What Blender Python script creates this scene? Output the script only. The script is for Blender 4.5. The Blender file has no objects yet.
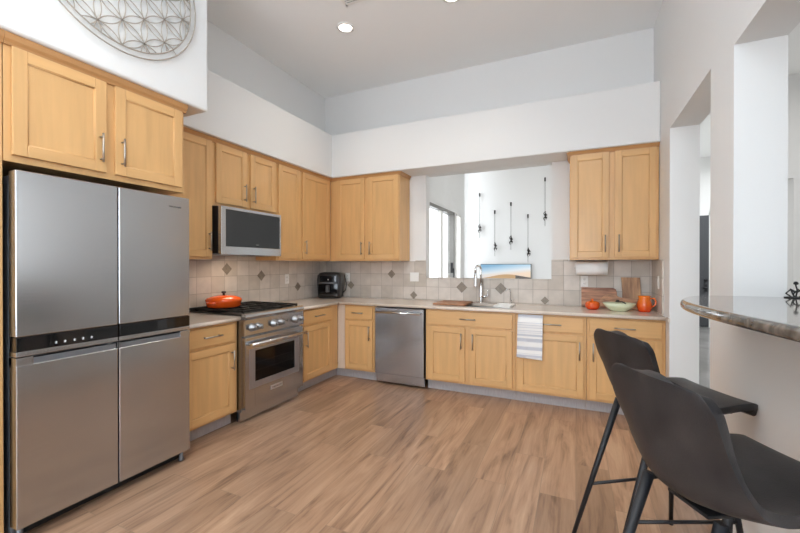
import bpy, bmesh, math, random
from mathutils import Vector, Matrix
random.seed(7)
PI = math.pi
C = bpy.context.scene.collection
SC = bpy.context.scene

# ------------------------------------------------------------------ camera, world, lights, exposure
cam_d = bpy.data.cameras.new('camera')
cam = bpy.data.objects.new('camera', cam_d)
C.objects.link(cam)
cam_d.sensor_width = 36.0
cam_d.lens = 386.4 / 800 * 36.0
cam_d.clip_start = 0.05
cam.location = (0, 0, 1.36)
cam.rotation_euler = (math.radians(90 - 0.236), 0, math.radians(24.52))
SC.camera = cam

SC.view_settings.view_transform = 'Standard'
SC.view_settings.look = 'None'
SC.view_settings.gamma = 1
SC.view_settings.use_curve_mapping = False
SC.view_settings.exposure = -0.12
SC.cycles.max_bounces = 10
SC.cycles.diffuse_bounces = 6
SC.cycles.caustics_reflective = False
SC.cycles.caustics_refractive = False
SC.cycles.sample_clamp_indirect = 8.0

wd = bpy.data.worlds.new('daylight_sky')
SC.world = wd
wd.use_nodes = True
wn = wd.node_tree
bgn = wn.nodes['Background']
bgn.inputs['Color'].default_value = (0.90, 0.95, 1.0, 1)
bgn.inputs['Strength'].default_value = 5.7

def area(name, loc, rot, sx, sy, power, col=(1, 1, 1), spread=180):
    l = bpy.data.lights.new(name, 'AREA')
    l.shape = 'RECTANGLE'; l.size = sx; l.size_y = sy
    l.energy = power; l.color = col; l.spread = math.radians(spread)
    o = bpy.data.objects.new(name, l); C.objects.link(o)
    o.location = loc; o.rotation_euler = rot
    return o
# daylight through the rear windows, then added fill for the ceiling and neighbouring rooms
area('rear_window_daylight', (-1.3, -3.05, 1.45), (math.radians(90), 0, 0), 3.7, 1.9, 52, (0.74, 0.89, 1.05))
area('ceiling_fill', (-0.9, -0.9, 2.1), (math.radians(180 - 6), 0, 0), 2.6, 2.4, 108, (0.77, 0.93, 1.08), 140)  # added upward fill behind the camera, lifts the ceiling; not a window
area('side_room_fill', (4.3, 1.6, 1.8), (math.radians(90), 0, math.radians(90)), 3.2, 2.4, 52, (0.90, 0.93, 0.95))  # added fill from the side; the wall there has no window
area('family_room_fill', (0.6, 5.6, 2.6), (math.radians(62), 0, math.radians(28)), 2.2, 1.6, 27, (1.0, 0.97, 0.93))  # added fill inside the family room, aimed at its far wall
area('side_room_rear_fill', (3.3, -2.9, 1.7), (math.radians(90), 0, math.radians(4)), 2.0, 2.2, 8, (0.97, 0.98, 1.0))  # added fill toward the hall wall and jambs; rear wall is solid
area('side_room_overhead_fill', (3.2, 4.4, 3.6), (0, 0, 0), 1.2, 2.4, 30, (1.0, 0.98, 0.95))  # added overhead fill to brighten the hall wall; ceiling has no opening
area('hall_overhead_fill', (3.2, 8.4, 3.5), (0, 0, 0), 1.2, 2.6, 70, (0.95, 0.98, 1.0))  # added overhead fill to brighten the hall, no window behind it

# ------------------------------------------------------------------ materials
def L(r, g=None, b=None):
    if g is None: g = b = r
    f = lambda c: (c / 255 / 12.92) if c / 255 <= 0.04045 else ((c / 255 + 0.055) / 1.055) ** 2.4
    return (f(r), f(g), f(b), 1)

def mat(name, col, rough=0.5, metal=0.0, spec=0.5, coat=0.0, noise=0.0, nscale=20, bump=0.0, bscale=200, stretch=None, col2=None, aniso=0):
    m = bpy.data.materials.new(name); m.use_nodes = True
    nt = m.node_tree; p = nt.nodes['Principled BSDF']
    p.inputs['Base Color'].default_value = col
    p.inputs['Roughness'].default_value = rough
    p.inputs['Metallic'].default_value = metal
    p.inputs['Specular IOR Level'].default_value = spec
    p.inputs['Coat Weight'].default_value = coat
    if aniso: p.inputs['Anisotropic'].default_value = aniso
    tc = nt.nodes.new('ShaderNodeTexCoord')
    mp = nt.nodes.new('ShaderNodeMapping')
    nt.links.new(tc.outputs['Object'], mp.inputs['Vector'])
    if stretch: mp.inputs['Scale'].default_value = stretch
    if noise or col2:
        n = nt.nodes.new('ShaderNodeTexNoise'); n.inputs['Scale'].default_value = nscale
        n.inputs['Detail'].default_value = 5
        nt.links.new(mp.outputs[0], n.inputs['Vector'])
        r = nt.nodes.new('ShaderNodeValToRGB')
        c2 = col2 or tuple(c * (1 - noise) for c in col[:3]) + (1,)
        r.color_ramp.elements[0].position = 0.32; r.color_ramp.elements[0].color = c2
        r.color_ramp.elements[1].position = 0.68; r.color_ramp.elements[1].color = col
        nt.links.new(n.outputs['Fac'], r.inputs['Fac'])
        nt.links.new(r.outputs['Color'], p.inputs['Base Color'])
    if bump:
        n2 = nt.nodes.new('ShaderNodeTexNoise'); n2.inputs['Scale'].default_value = bscale
        nt.links.new(mp.outputs[0], n2.inputs['Vector'])
        b = nt.nodes.new('ShaderNodeBump'); b.inputs['Strength'].default_value = bump; b.inputs['Distance'].default_value = 0.002
        nt.links.new(n2.outputs['Fac'], b.inputs['Height']); nt.links.new(b.outputs[0], p.inputs['Normal'])
    return m

M = {}
M['wall'] = mat('wall_paint', L(229, 229, 228), 0.7, bump=0.12, bscale=90)
M['ceiling'] = mat('ceiling_paint', L(245, 245, 244), 0.8, bump=0.1, bscale=90)
M['wood'] = mat('maple_vertical_grain', L(220, 174, 117), 0.38, coat=0.15, noise=0.13, nscale=3.2, stretch=(7, 7, 0.55))
M['wood_h'] = mat('maple_horizontal_grain', L(220, 174, 117), 0.38, coat=0.15, noise=0.13, nscale=3.2, stretch=(0.55, 7, 7))
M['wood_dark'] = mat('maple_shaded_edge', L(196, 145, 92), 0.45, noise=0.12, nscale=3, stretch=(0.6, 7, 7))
M['toe'] = mat('grey_toe_kick_board', L(176, 170, 170), 0.5, noise=0.15, nscale=14, stretch=(8, 1, 1))
M['steel'] = mat('brushed_steel', L(190, 192, 195), 0.22, 1.0, noise=0.06, nscale=4, stretch=(1, 1, 90), aniso=0.55)
M['steel_side'] = mat('grey_painted_steel', L(120, 124, 130), 0.45, 0.6)
M['chrome'] = mat('polished_chrome', L(215, 215, 215), 0.12, 1.0)
M['knob_steel'] = mat('knob_steel', L(150, 150, 152), 0.3, 1.0)
M['nickel'] = mat('satin_nickel', L(176, 168, 158), 0.3, 1.0)
M['black_gloss'] = mat('black_glass', L(14, 14, 16), 0.06, coat=0.3)
M['black_matte'] = mat('black_cast_iron', L(22, 21, 21), 0.55)
M['black_metal'] = mat('black_powder_coat', L(20, 21, 26), 0.5)
M['dark_gap'] = mat('dark_rubber_gasket', L(24, 24, 26), 0.7)
M['white'] = mat('white_plastic', L(238, 236, 232), 0.4)
M['paper'] = mat('white_paper', L(243, 243, 242), 0.9, bump=0.2, bscale=150)
M['orange'] = mat('flame_orange_enamel', L(240, 92, 22), 0.14, coat=0.6)
M['orange_fade'] = None
M['counter'] = mat('beige_solid_surface', L(226, 213, 200), 0.2, coat=0.25, noise=0.07, nscale=60)
M['sink'] = mat('sink_steel', L(190, 190, 190), 0.28, 1.0)
M['board'] = mat('brown_cutting_board', L(178, 124, 86), 0.5, noise=0.4, nscale=3.5, stretch=(1.2, 9, 9))
M['board_v'] = mat('acacia_board_vertical', L(214, 170, 126), 0.5, col2=L(96, 54, 34), noise=0.4, nscale=2.4, stretch=(9, 9, 1.2))
M['board_d'] = mat('walnut_board', L(200, 146, 112), 0.5, col2=L(104, 64, 46), nscale=4, stretch=(1.3, 9, 9))
M['bowl'] = mat('pale_green_glaze', L(222, 230, 198), 0.25, coat=0.4)
M['leather'] = mat('charcoal_faux_leather', L(56, 53, 53), 0.45, spec=0.4, col2=L(30, 30, 33), nscale=7, bump=0.35, bscale=260)
M['floor_stone'] = mat('grey_polished_stone', L(178, 176, 174), 0.12, noise=0.3, nscale=2.2)
M['door_dark'] = mat('charcoal_door_paint', L(72, 74, 78), 0.4)
M['ring'] = mat('antique_pewter_wire', L(168, 158, 146), 0.45, 0.25)
M['bronze'] = mat('dark_bronze', L(58, 54, 52), 0.45, 0.6)
M['conc'] = mat('pale_concrete', L(200, 198, 194), 0.85, noise=0.1, nscale=3)
M['door_frame'] = mat('grey_aluminium', L(128, 126, 122), 0.45, 0.5)
M['diamond'] = mat('taupe_accent_tile', L(146, 134, 120), 0.4, noise=0.25, nscale=40)
M['tag'] = mat('tag_dark_letters', L(60, 60, 60), 0.5)
M['knob_black'] = mat('black_phenolic_knob', L(24, 22, 22), 0.3)

def emit(name, col, s):
    m = bpy.data.materials.new(name); m.use_nodes = True
    p = m.node_tree.nodes['Principled BSDF']
    p.inputs['Base Color'].default_value = col
    p.inputs['Emission Color'].default_value = col
    p.inputs['Emission Strength'].default_value = s
    return m
M['lamp'] = emit('recessed_lamp_lens', (1, 0.96, 0.9, 1), 14)
M['icon'] = emit('panel_icon_light', (0.8, 0.85, 0.9, 1), 0.5)

def glass_mat(name, tint=(1, 1, 1, 1), refl=0.1):
    m = bpy.data.materials.new(name); m.use_nodes = True
    nt = m.node_tree; nt.nodes.remove(nt.nodes['Principled BSDF'])
    t = nt.nodes.new('ShaderNodeBsdfTransparent'); t.inputs[0].default_value = tint
    g = nt.nodes.new('ShaderNodeBsdfGlossy'); g.inputs['Roughness'].default_value = 0.02
    mx = nt.nodes.new('ShaderNodeMixShader'); fr = nt.nodes.new('ShaderNodeFresnel'); fr.inputs[0].default_value = 1.45
    ge = nt.nodes.new('ShaderNodeNewGeometry'); inv = nt.nodes.new('ShaderNodeMath'); inv.operation = 'SUBTRACT'; inv.inputs[0].default_value = 1
    mu = nt.nodes.new('ShaderNodeMath'); mu.operation = 'MULTIPLY'
    nt.links.new(ge.outputs['Backfacing'], inv.inputs[1]); nt.links.new(inv.outputs[0], mu.inputs[0]); nt.links.new(fr.outputs[0], mu.inputs[1])
    nt.links.new(mu.outputs[0], mx.inputs[0]); nt.links.new(t.outputs[0], mx.inputs[1]); nt.links.new(g.outputs[0], mx.inputs[2])
    nt.links.new(mx.outputs[0], nt.nodes['Material Output'].inputs[0])
    return m
M['glass'] = glass_mat('clear_window_glass')
M['oven_glass'] = glass_mat('tinted_oven_glass', (0.38, 0.38, 0.42, 1))

def floor_material():
    m = bpy.data.materials.new('wood_look_planks'); m.use_nodes = True
    nt = m.node_tree; N = nt.nodes.new; K = nt.links.new; p = nt.nodes['Principled BSDF']
    tc = N('ShaderNodeTexCoord'); mp = N('ShaderNodeMapping')
    mp.inputs['Rotation'].default_value = (0, 0, PI / 2)
    K(tc.outputs['Object'], mp.inputs['Vector'])
    br = N('ShaderNodeTexBrick')
    br.inputs['Scale'].default_value = 1.0; br.inputs['Brick Width'].default_value = 1.22; br.inputs['Row Height'].default_value = 0.198
    br.inputs['Mortar Size'].default_value = 0.0016; br.inputs['Mortar Smooth'].default_value = 0.3
    br.offset = 0.37; br.offset_frequency = 2; br.inputs['Bias'].default_value = 0
    br.inputs['Color1'].default_value = (0, 0, 0, 1); br.inputs['Color2'].default_value = (1, 1, 1, 1); br.inputs['Mortar'].default_value = (0.5, 0.5, 0.5, 1)
    K(mp.outputs[0], br.inputs['Vector'])
    # grain, shifted per plank
    add = N('ShaderNodeVectorMath'); add.operation = 'MULTIPLY_ADD'
    add.inputs[1].default_value = (7.3, 11.1, 5.7)
    K(br.outputs['Color'], add.inputs[0]); K(mp.outputs[0], add.inputs[2])
    st = N('ShaderNodeMapping'); st.inputs['Scale'].default_value = (0.8, 7.0, 1); K(add.outputs[0], st.inputs['Vector'])
    n1 = N('ShaderNodeTexNoise'); n1.inputs['Scale'].default_value = 1.35; n1.inputs['Detail'].default_value = 6; n1.inputs['Roughness'].default_value = 0.6; n1.inputs['Distortion'].default_value = 1.6
    K(st.outputs[0], n1.inputs['Vector'])
    st2 = N('ShaderNodeMapping'); st2.inputs['Scale'].default_value = (1.5, 40, 1); K(add.outputs[0], st2.inputs['Vector'])
    n2 = N('ShaderNodeTexNoise'); n2.inputs['Scale'].default_value = 2.0; n2.inputs['Detail'].default_value = 4
    K(st2.outputs[0], n2.inputs['Vector'])
    r = N('ShaderNodeValToRGB'); e = r.color_ramp.elements
    e[0].position = 0.31; e[0].color = L(116, 88, 69)
    e[1].position = 0.69; e[1].color = L(192, 158, 130)
    k = e.new(0.48); k.color = L(169, 134, 108)
    mixv = N('ShaderNodeMath'); mixv.operation = 'MULTIPLY_ADD'; mixv.inputs[1].default_value = 0.22
    K(n2.outputs['Fac'], mixv.inputs[0])
    sc = N('ShaderNodeMath'); sc.operation = 'MULTIPLY_ADD'; sc.inputs[1].default_value = 0.78; sc.inputs[2].default_value = 0.0
    K(n1.outputs['Fac'], sc.inputs[0]); K(sc.outputs[0], mixv.inputs[2])
    K(mixv.outputs[0], r.inputs['Fac'])
    # plank to plank tone
    tone = N('ShaderNodeMapRange'); tone.inputs['To Min'].default_value = 0.78; tone.inputs['To Max'].default_value = 1.08
    K(br.outputs['Color'], tone.inputs['Value'])
    mul = N('ShaderNodeVectorMath'); mul.operation = 'SCALE'
    K(r.outputs['Color'], mul.inputs[0]); K(tone.outputs[0], mul.inputs['Scale'])
    mx = N('ShaderNodeMix'); mx.data_type = 'RGBA'
    K(br.outputs['Fac'], mx.inputs['Factor']); K(mul.outputs[0], mx.inputs['A']); mx.inputs['B'].default_value = L(142, 118, 98)
    K(mx.outputs['Result'], p.inputs['Base Color'])
    p.inputs['Roughness'].default_value = 0.36
    return m
M['floor'] = floor_material()

def tile_material():
    m = bpy.data.materials.new('tumbled_stone_tile'); m.use_nodes = True
    nt = m.node_tree; N = nt.nodes.new; K = nt.links.new; p = nt.nodes['Principled BSDF']
    uv = N('ShaderNodeUVMap')
    br = N('ShaderNodeTexBrick'); br.offset = 0.0; br.squash = 1.0
    br.inputs['Scale'].default_value = 1.0; br.inputs['Brick Width'].default_value = 0.159; br.inputs['Row Height'].default_value = 0.159
    br.inputs['Mortar Size'].default_value = 0.0028; br.inputs['Mortar Smooth'].default_value = 0.4
    br.inputs['Color1'].default_value = L(194, 184, 172); br.inputs['Color2'].default_value = L(216, 207, 198); br.inputs['Mortar'].default_value = L(168, 158, 148)
    K(uv.outputs[0], br.inputs['Vector'])
    n = N('ShaderNodeTexNoise'); n.inputs['Scale'].default_value = 9; n.inputs['Detail'].default_value = 6
    K(uv.outputs[0], n.inputs['Vector'])
    mr = N('ShaderNodeMapRange'); mr.inputs['From Min'].default_value = 0.3; mr.inputs['From Max'].default_value = 0.7; mr.inputs['To Min'].default_value = 0.88; mr.inputs['To Max'].default_value = 1.04
    K(n.outputs['Fac'], mr.inputs['Value'])
    v = N('ShaderNodeVectorMath'); v.operation = 'SCALE'; K(br.outputs['Color'], v.inputs[0]); K(mr.outputs[0], v.inputs['Scale'])
    K(v.outputs[0], p.inputs['Base Color'])
    b = N('ShaderNodeBump'); b.invert = True; b.inputs['Strength'].default_value = 0.5; b.inputs['Distance'].default_value = 0.003
    K(br.outputs['Fac'], b.inputs['Height']); K(b.outputs[0], p.inputs['Normal'])
    p.inputs['Roughness'].default_value = 0.42
    return m
M['tile'] = tile_material()

def granite_material():
    m = bpy.data.materials.new('brown_granite'); m.use_nodes = True
    nt = m.node_tree; N = nt.nodes.new; K = nt.links.new; p = nt.nodes['Principled BSDF']
    tc = N('ShaderNodeTexCoord')
    n = N('ShaderNodeTexNoise'); n.inputs['Scale'].default_value = 14; n.inputs['Detail'].default_value = 8; n.inputs['Distortion'].default_value = 1.2
    K(tc.outputs['Object'], n.inputs['Vector'])
    r = N('ShaderNodeValToRGB'); e = r.color_ramp.elements
    e[0].position = 0.35; e[0].color = L(58, 54, 50); e[1].position = 0.68; e[1].color = L(122, 114, 106)
    k = e.new(0.5); k.color = L(88, 82, 76)
    K(n.outputs['Fac'], r.inputs['Fac']); K(r.outputs['Color'], p.inputs['Base Color'])
    p.inputs['Roughness'].default_value = 0.08; p.inputs['Coat Weight'].default_value = 0.6; p.inputs['Coat Roughness'].default_value = 0.05
    return m
M['granite'] = granite_material()

def towel_material():
    m = bpy.data.materials.new('striped_cotton'); m.use_nodes = True
    nt = m.node_tree; N = nt.nodes.new; K = nt.links.new; p = nt.nodes['Principled BSDF']
    tc = N('ShaderNodeTexCoord'); s = N('ShaderNodeSeparateXYZ'); K(tc.outputs['Object'], s.inputs[0])
    n = N('ShaderNodeTexNoise'); n.noise_dimensions = '1D'; n.inputs['Scale'].default_value = 26; n.inputs['Detail'].default_value = 2
    K(s.outputs['Z'], n.inputs['W'])
    r = N('ShaderNodeValToRGB'); e = r.color_ramp.elements
    e[0].position = 0.42; e[0].color = L(198, 200, 208); e[1].position = 0.52; e[1].color = L(240, 239, 237)
    K(n.outputs['Fac'], r.inputs['Fac']); K(r.outputs['Color'], p.inputs['Base Color'])
    p.inputs['Roughness'].default_value = 0.95
    return m
M['towel'] = towel_material()

def screen_material():
    # desert landscape shown on the switched-on screen; object coordinates: x -0.5..0.5, z -0.28..0.28
    m = bpy.data.materials.new('screen_picture'); m.use_nodes = True
    nt = m.node_tree; N = nt.nodes.new; K = nt.links.new; p = nt.nodes['Principled BSDF']
    tc = N('ShaderNodeTexCoord'); s = N('ShaderNodeSeparateXYZ'); K(tc.outputs['Object'], s.inputs[0])
    sky = N('ShaderNodeValToRGB'); e = sky.color_ramp.elements
    e[0].position = 0.0; e[0].color = L(250, 226, 200); e[1].position = 1.0; e[1].color = L(138, 188, 222)
    k = e.new(0.35); k.color = L(236, 242, 246); k = e.new(0.7); k.color = L(186, 219, 240)
    mr = N('ShaderNodeMapRange'); mr.inputs['From Min'].default_value = 0.06; mr.inputs['From Max'].default_value = 0.28
    K(s.outputs['Z'], mr.inputs['Value'])
    fx = N('ShaderNodeMath'); fx.operation = 'MULTIPLY_ADD'; fx.inputs[1].default_value = -0.55; K(s.outputs['X'], fx.inputs[0]); K(mr.outputs[0], fx.inputs[2])
    K(fx.outputs[0], sky.inputs['Fac'])
    # dune line
    w = N('ShaderNodeMath'); w.operation = 'SINE'; wx = N('ShaderNodeMath'); wx.operation = 'MULTIPLY_ADD'; wx.inputs[1].default_value = 5.2; wx.inputs[2].default_value = 1.35
    K(s.outputs['X'], wx.inputs[0]); K(wx.outputs[0], w.inputs[0])
    d = N('ShaderNodeMath'); d.operation = 'MULTIPLY_ADD'; d.inputs[1].default_value = 0.042; d.inputs[2].default_value = 0.035; K(w.outputs[0], d.inputs[0])
    lt = N('ShaderNodeMath'); lt.operation = 'LESS_THAN'; K(s.outputs['Z'], lt.inputs[0]); K(d.outputs[0], lt.inputs[1])
    mx = N('ShaderNodeMix'); mx.data_type = 'RGBA'; K(lt.outputs[0], mx.inputs['Factor']); K(sky.outputs[0], mx.inputs['A']); mx.inputs['B'].default_value = L(206, 168, 122)
    # dark slope at the right
    sl = N('ShaderNodeMath'); sl.operation = 'MULTIPLY_ADD'; sl.inputs[1].default_value = -0.16; sl.inputs[2].default_value = 0.095; K(s.outputs['X'], sl.inputs[0])
    lt2 = N('ShaderNodeMath'); lt2.operation = 'LESS_THAN'; K(s.outputs['Z'], lt2.inputs[0]); K(sl.outputs[0], lt2.inputs[1])
    gt = N('ShaderNodeMath'); gt.operation = 'GREATER_THAN'; gt.inputs[1].default_value = 0.2; K(s.outputs['X'], gt.inputs[0])
    an = N('ShaderNodeMath'); an.operation = 'MULTIPLY'; K(lt2.outputs[0], an.inputs[0]); K(gt.outputs[0], an.inputs[1])
    mx2 = N('ShaderNodeMix'); mx2.data_type = 'RGBA'; K(an.outputs[0], mx2.inputs['Factor']); K(mx.outputs['Result'], mx2.inputs['A']); mx2.inputs['B'].default_value = L(96, 88, 82)
    K(mx2.outputs['Result'], p.inputs['Emission Color']); p.inputs['Emission Strength'].default_value = 0.95
    p.inputs['Base Color'].default_value = (0.01, 0.01, 0.01, 1); p.inputs['Roughness'].default_value = 0.3
    return m
M['screen'] = screen_material()

def jug_material():
    m = bpy.data.materials.new('flame_gradient_glaze'); m.use_nodes = True
    nt = m.node_tree; N = nt.nodes.new; K = nt.links.new; p = nt.nodes['Principled BSDF']
    tc = N('ShaderNodeTexCoord'); s = N('ShaderNodeSeparateXYZ'); K(tc.outputs['Object'], s.inputs[0])
    mr = N('ShaderNodeMapRange'); mr.inputs['From Min'].default_value = 0.0; mr.inputs['From Max'].default_value = 0.15; K(s.outputs['Z'], mr.inputs['Value'])
    r = N('ShaderNodeValToRGB'); e = r.color_ramp.elements; e[0].color = L(222, 62, 20); e[1].color = L(238, 128, 34)
    K(mr.outputs[0], r.inputs['Fac']); K(r.outputs[0], p.inputs['Base Color'])
    p.inputs['Roughness'].default_value = 0.15; p.inputs['Coat Weight'].default_value = 0.5
    return m
M['jug'] = jug_material()

# ------------------------------------------------------------------ mesh helpers
class MB:
    """collects shapes, then links them as ONE mesh object"""
    def __init__(s): s.bm = bmesh.new(); s.uv = None
    def _mark(s, n0, mi, smooth):
        for f in list(s.bm.faces)[n0:]:
            f.material_index = mi; f.smooth = smooth
    def box(s, x0, x1, y0, y1, z0, z1, bev=0.0, mi=0, seg=2, mtx=None):
        b = bmesh.new()
        bmesh.ops.create_cube(b, size=1)
        for v in b.verts:
            v.co = Vector((x0 + (v.co.x + .5) * (x1 - x0), y0 + (v.co.y + .5) * (y1 - y0), z0 + (v.co.z + .5) * (z1 - z0)))
        if bev:
            bmesh.ops.bevel(b, geom=list(b.edges), offset=bev, segments=seg, profile=0.5, affect='EDGES')
        s._merge(b, mi, False, mtx); return s
    def _merge(s, b, mi, smooth, mtx=None):
        if mtx is not None: b.transform(mtx)
        mp = {}
        for v in b.verts: mp[v] = s.bm.verts.new(v.co)
        for f in b.faces:
            try:
                g = s.bm.faces.new([mp[v] for v in f.verts]); g.material_index = mi; g.smooth = smooth
            except ValueError: pass
        b.free()
    def tube(s, pts, r, seg=10, mi=0, cap=True, closed=False, smooth=True):
        pts = [Vector(p) for p in pts]; n = len(pts)
        rs = r if isinstance(r, (list, tuple)) else [r] * n
        rings = []; up = None
        for i, p in enumerate(pts):
            if closed: t = (pts[(i + 1) % n] - pts[i - 1]).normalized()
            else: t = (pts[min(i + 1, n - 1)] - pts[max(i - 1, 0)]).normalized()
            if up is None:
                a = Vector((0, 0, 1)) if abs(t.z) < 0.9 else Vector((1, 0, 0))
                up = (a - t * a.dot(t)).normalized()
            else:
                up = (up - t * up.dot(t)).normalized()
            w = t.cross(up)
            rings.append([s.bm.verts.new(p + (up * math.cos(2 * PI * k / seg) + w * math.sin(2 * PI * k / seg)) * rs[i]) for k in range(seg)])
        def q(a, b):
            for k in range(seg):
                f = s.bm.faces.new((a[k], a[(k + 1) % seg], b[(k + 1) % seg], b[k])); f.smooth = smooth; f.material_index = mi
        for i in range(n - 1): q(rings[i], rings[i + 1])
        if closed: q(rings[-1], rings[0])
        elif cap:
            for rg in (rings[0][::-1], rings[-1]):
                f = s.bm.faces.new(rg); f.material_index = mi
        return s
    def lathe(s, prof, seg=32, mi=0, ox=0, oy=0, sx=1, sy=1, smooth=True, mtx=None):
        b = bmesh.new(); rings = []
        for (r, z) in prof:
            if r < 1e-5: rings.append([b.verts.new((ox, oy, z))])
            else: rings.append([b.verts.new((ox + sx * r * math.cos(2 * PI * k / seg), oy + sy * r * math.sin(2 * PI * k / seg), z)) for k in range(seg)])
        for a, c in zip(rings, rings[1:]):
            for k in range(seg):
                k2 = (k + 1) % seg
                if len(a) == 1 and len(c) == 1: continue
                if len(a) == 1: b.faces.new((a[0], c[k2], c[k]))
                elif len(c) == 1: b.faces.new((a[k], a[k2], c[0]))
                else: b.faces.new((a[k], a[k2], c[k2], c[k]))
        bmesh.ops.recalc_face_normals(b, faces=list(b.faces))
        s._merge(b, mi, smooth, mtx); return s
    def prism(s, outline, z0, z1, bev=0.0, mi=0, seg=3, mtx=None, smooth=False, top_only=False):
        b = bmesh.new()
        lo = [b.verts.new((x, y, z0)) for x, y in outline]; hi = [b.verts.new((x, y, z1)) for x, y in outline]
        n = len(outline)
        b.faces.new(lo[::-1]); b.faces.new(hi)
        for i in range(n): b.faces.new((lo[i], lo[(i + 1) % n], hi[(i + 1) % n], hi[i]))
        bmesh.ops.recalc_face_normals(b, faces=list(b.faces))
        if bev:
            es = [e for e in b.edges if abs(e.verts[0].co.z - e.verts[1].co.z) < 1e-6 and (not top_only or e.verts[0].co.z > (z0 + z1) / 2)]
            bmesh.ops.bevel(b, geom=es, offset=bev, segments=seg, profile=0.5, affect='EDGES')
        s._merge(b, mi, smooth, mtx); return s
    def grid(s, fn, nu, nv, mi=0, smooth=True):
        v = [[s.bm.verts.new(fn(i / nu, j / nv)) for j in range(nv + 1)] for i in range(nu + 1)]
        for i in range(nu):
            for j in range(nv):
                f = s.bm.faces.new((v[i][j], v[i + 1][j], v[i + 1][j + 1], v[i][j + 1])); f.smooth = smooth; f.material_index = mi
        return s
    def build(s, name, mats, parent=None, loc=None, smooth_angle=None):
        me = bpy.data.meshes.new(name)
        bmesh.ops.recalc_face_normals(s.bm, faces=list(s.bm.faces))
        s.bm.to_mesh(me); s.bm.free()
        for m in (mats if isinstance(mats, (list, tuple)) else [mats]): me.materials.append(m)
        o = bpy.data.objects.new(name, me); C.objects.link(o)
        if parent: o.parent = parent
        if loc: o.location = loc
        return o

def struct(o): o['kind'] = 'structure'; return o
def tag(o, label, cat, group=None):
    o['label'] = label; o['category'] = cat
    if group: o['group'] = group
    return o
def thing(name, label, cat, loc=(0, 0, 0), rz=0, group=None):
    o = bpy.data.objects.new(name, None); C.objects.link(o)
    o.empty_display_size = 0.1
    o.location = loc; o.rotation_euler = (0, 0, rz)
    return tag(o, label, cat, group)
def copy_thing(root, loc, rz, label, group=None):
    r = root.copy(); C.objects.link(r); r.location = loc; r.rotation_euler = (0, 0, rz); r['label'] = label
    if group: r['group'] = group
    for ch in list(root.children):
        c = ch.copy(); C.objects.link(c); c.parent = r
        for g in ch.children:
            d = g.copy(); C.objects.link(d); d.parent = c
    return r
def text_mesh(name, s, size, m, parent, mtx, depth=0.0006):
    cu = bpy.data.curves.new(name, 'FONT'); cu.body = s; cu.size = size; cu.extrude = depth; cu.align_x = 'CENTER'; cu.align_y = 'CENTER'
    t = bpy.data.objects.new(name, cu); C.objects.link(t)
    bpy.context.view_layer.update()
    me = bpy.data.meshes.new_from_object(t.evaluated_get(bpy.context.evaluated_depsgraph_get()))
    bpy.data.objects.remove(t); bpy.data.curves.remove(cu)
    me.transform(mtx); me.materials.clear(); me.materials.append(m)
    o = bpy.data.objects.new(name, me); C.objects.link(o); o.parent = parent
    return o

# ------------------------------------------------------------------ the setting
XL, YB, XR, ZC = -3.25, 4.57, 0.70, 3.73
WX = -1.97                                             # patio-door wall of the family room
S_Y, S_X, S_Z0, S_Z1 = 4.20, -2.885, 2.49, 3.045      # soffit over the cabinets
b = MB(); b.box(XL - .15, XR + .0, -3.3, YB, -0.1, 0)
struct(b.build('floor', M['floor']))
b = MB(); b.box(XR, 4.6, -3.3, 10.7, -0.1, -0.001); b.box(WX - .14, XR, YB, 8.6, -.1, -.001)
struct(b.build('floor_side', M['floor_stone']))
b = MB(); b.box(XL - .15, 4.6, -3.3, YB + .13, ZC, ZC + .12); b.box(-2.5, 4.6, YB + .13, 10.7, ZC, ZC + .12)
struct(b.build('ceiling', M['ceiling']))
b = MB(); b.box(XL - .15, XL, -3.3, YB + .13, 0, ZC)
struct(b.build('wall_left', M['wall']))
OX0, OX1, OZ0, OZ1 = -1.724, -0.248, 1.193, S_Z0       # opening over the sink
b = MB()
b.box(XL, OX0, YB, YB + .13, 0, ZC); b.box(OX1, XR + .2, YB, YB + .13, 0, ZC)
b.box(OX0, OX1, YB, YB + .13, 0, OZ0 - .004); b.box(OX0, OX1, YB, YB + .13, OZ1, ZC)
struct(b.build('wall_back', M['wall']))
# soffit above the cabinets (bullnosed drywall), deeper over the refrigerator and up to the ceiling there
b = MB()
b.box(XL, XR, S_Y, YB, S_Z0, S_Z1, 0.012)
b.box(XL, S_X, 2.02, S_Y + .02, S_Z0, S_Z1, 0.012)
b.box(XL, -2.48, -0.6, 2.02, S_Z0, ZC, 0.018, seg=4)
struct(b.build('trim_1', M['wall']))
# right wall: full pieces, doorway, pier, serving opening over the bar wall
b = MB(); T = XR + .2
b.box(XR, T, 3.82, YB, 0, ZC)
b.box(XR, T, 2.76, 3.82, 2.485, ZC)
b.box(XR, T, 2.40, 2.76, 0, ZC)
b.box(XR, T, 0.35, 2.40, 2.435, ZC)
b.box(XR, T, 0.35, 2.40, 0, 1.167)
b.box(XR, T, -3.3, 0.35, 0, ZC)
struct(b.build('wall_right', M['wall']))
# wall behind the camera with wide windows
b = MB()
b.box(XL, XR, -3.3, -3.15, 0, 0.55); b.box(XL, XR, -3.3, -3.15, 2.95, ZC)
b.box(XL, XL + .2, -3.3, -3.15, .55, 2.95); b.box(XR - .15, XR, -3.3, -3.15, .55, 2.95); b.box(-1.4, -1.2, -3.3, -3.15, .55, 2.95)
struct(b.build('wall_rear', M['wall']))
for i, (a, c) in enumerate(((XL + .2, -1.4), (-1.2, XR - .15))):
    w = struct(MB().box(a, c, -3.23, -3.222, .55, 2.95).build('window_%d' % (i + 1), M['glass']))
    f = MB()
    for z in (.55, 2.91): f.box(a, c, -3.25, -3.20, z, z + .04)
    for x in (a, c - .04, (a + c) / 2 - .02): f.box(x, x + .04, -3.25, -3.20, .55, 2.95)
    f.build('window_frame', M['white'], w)

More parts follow.
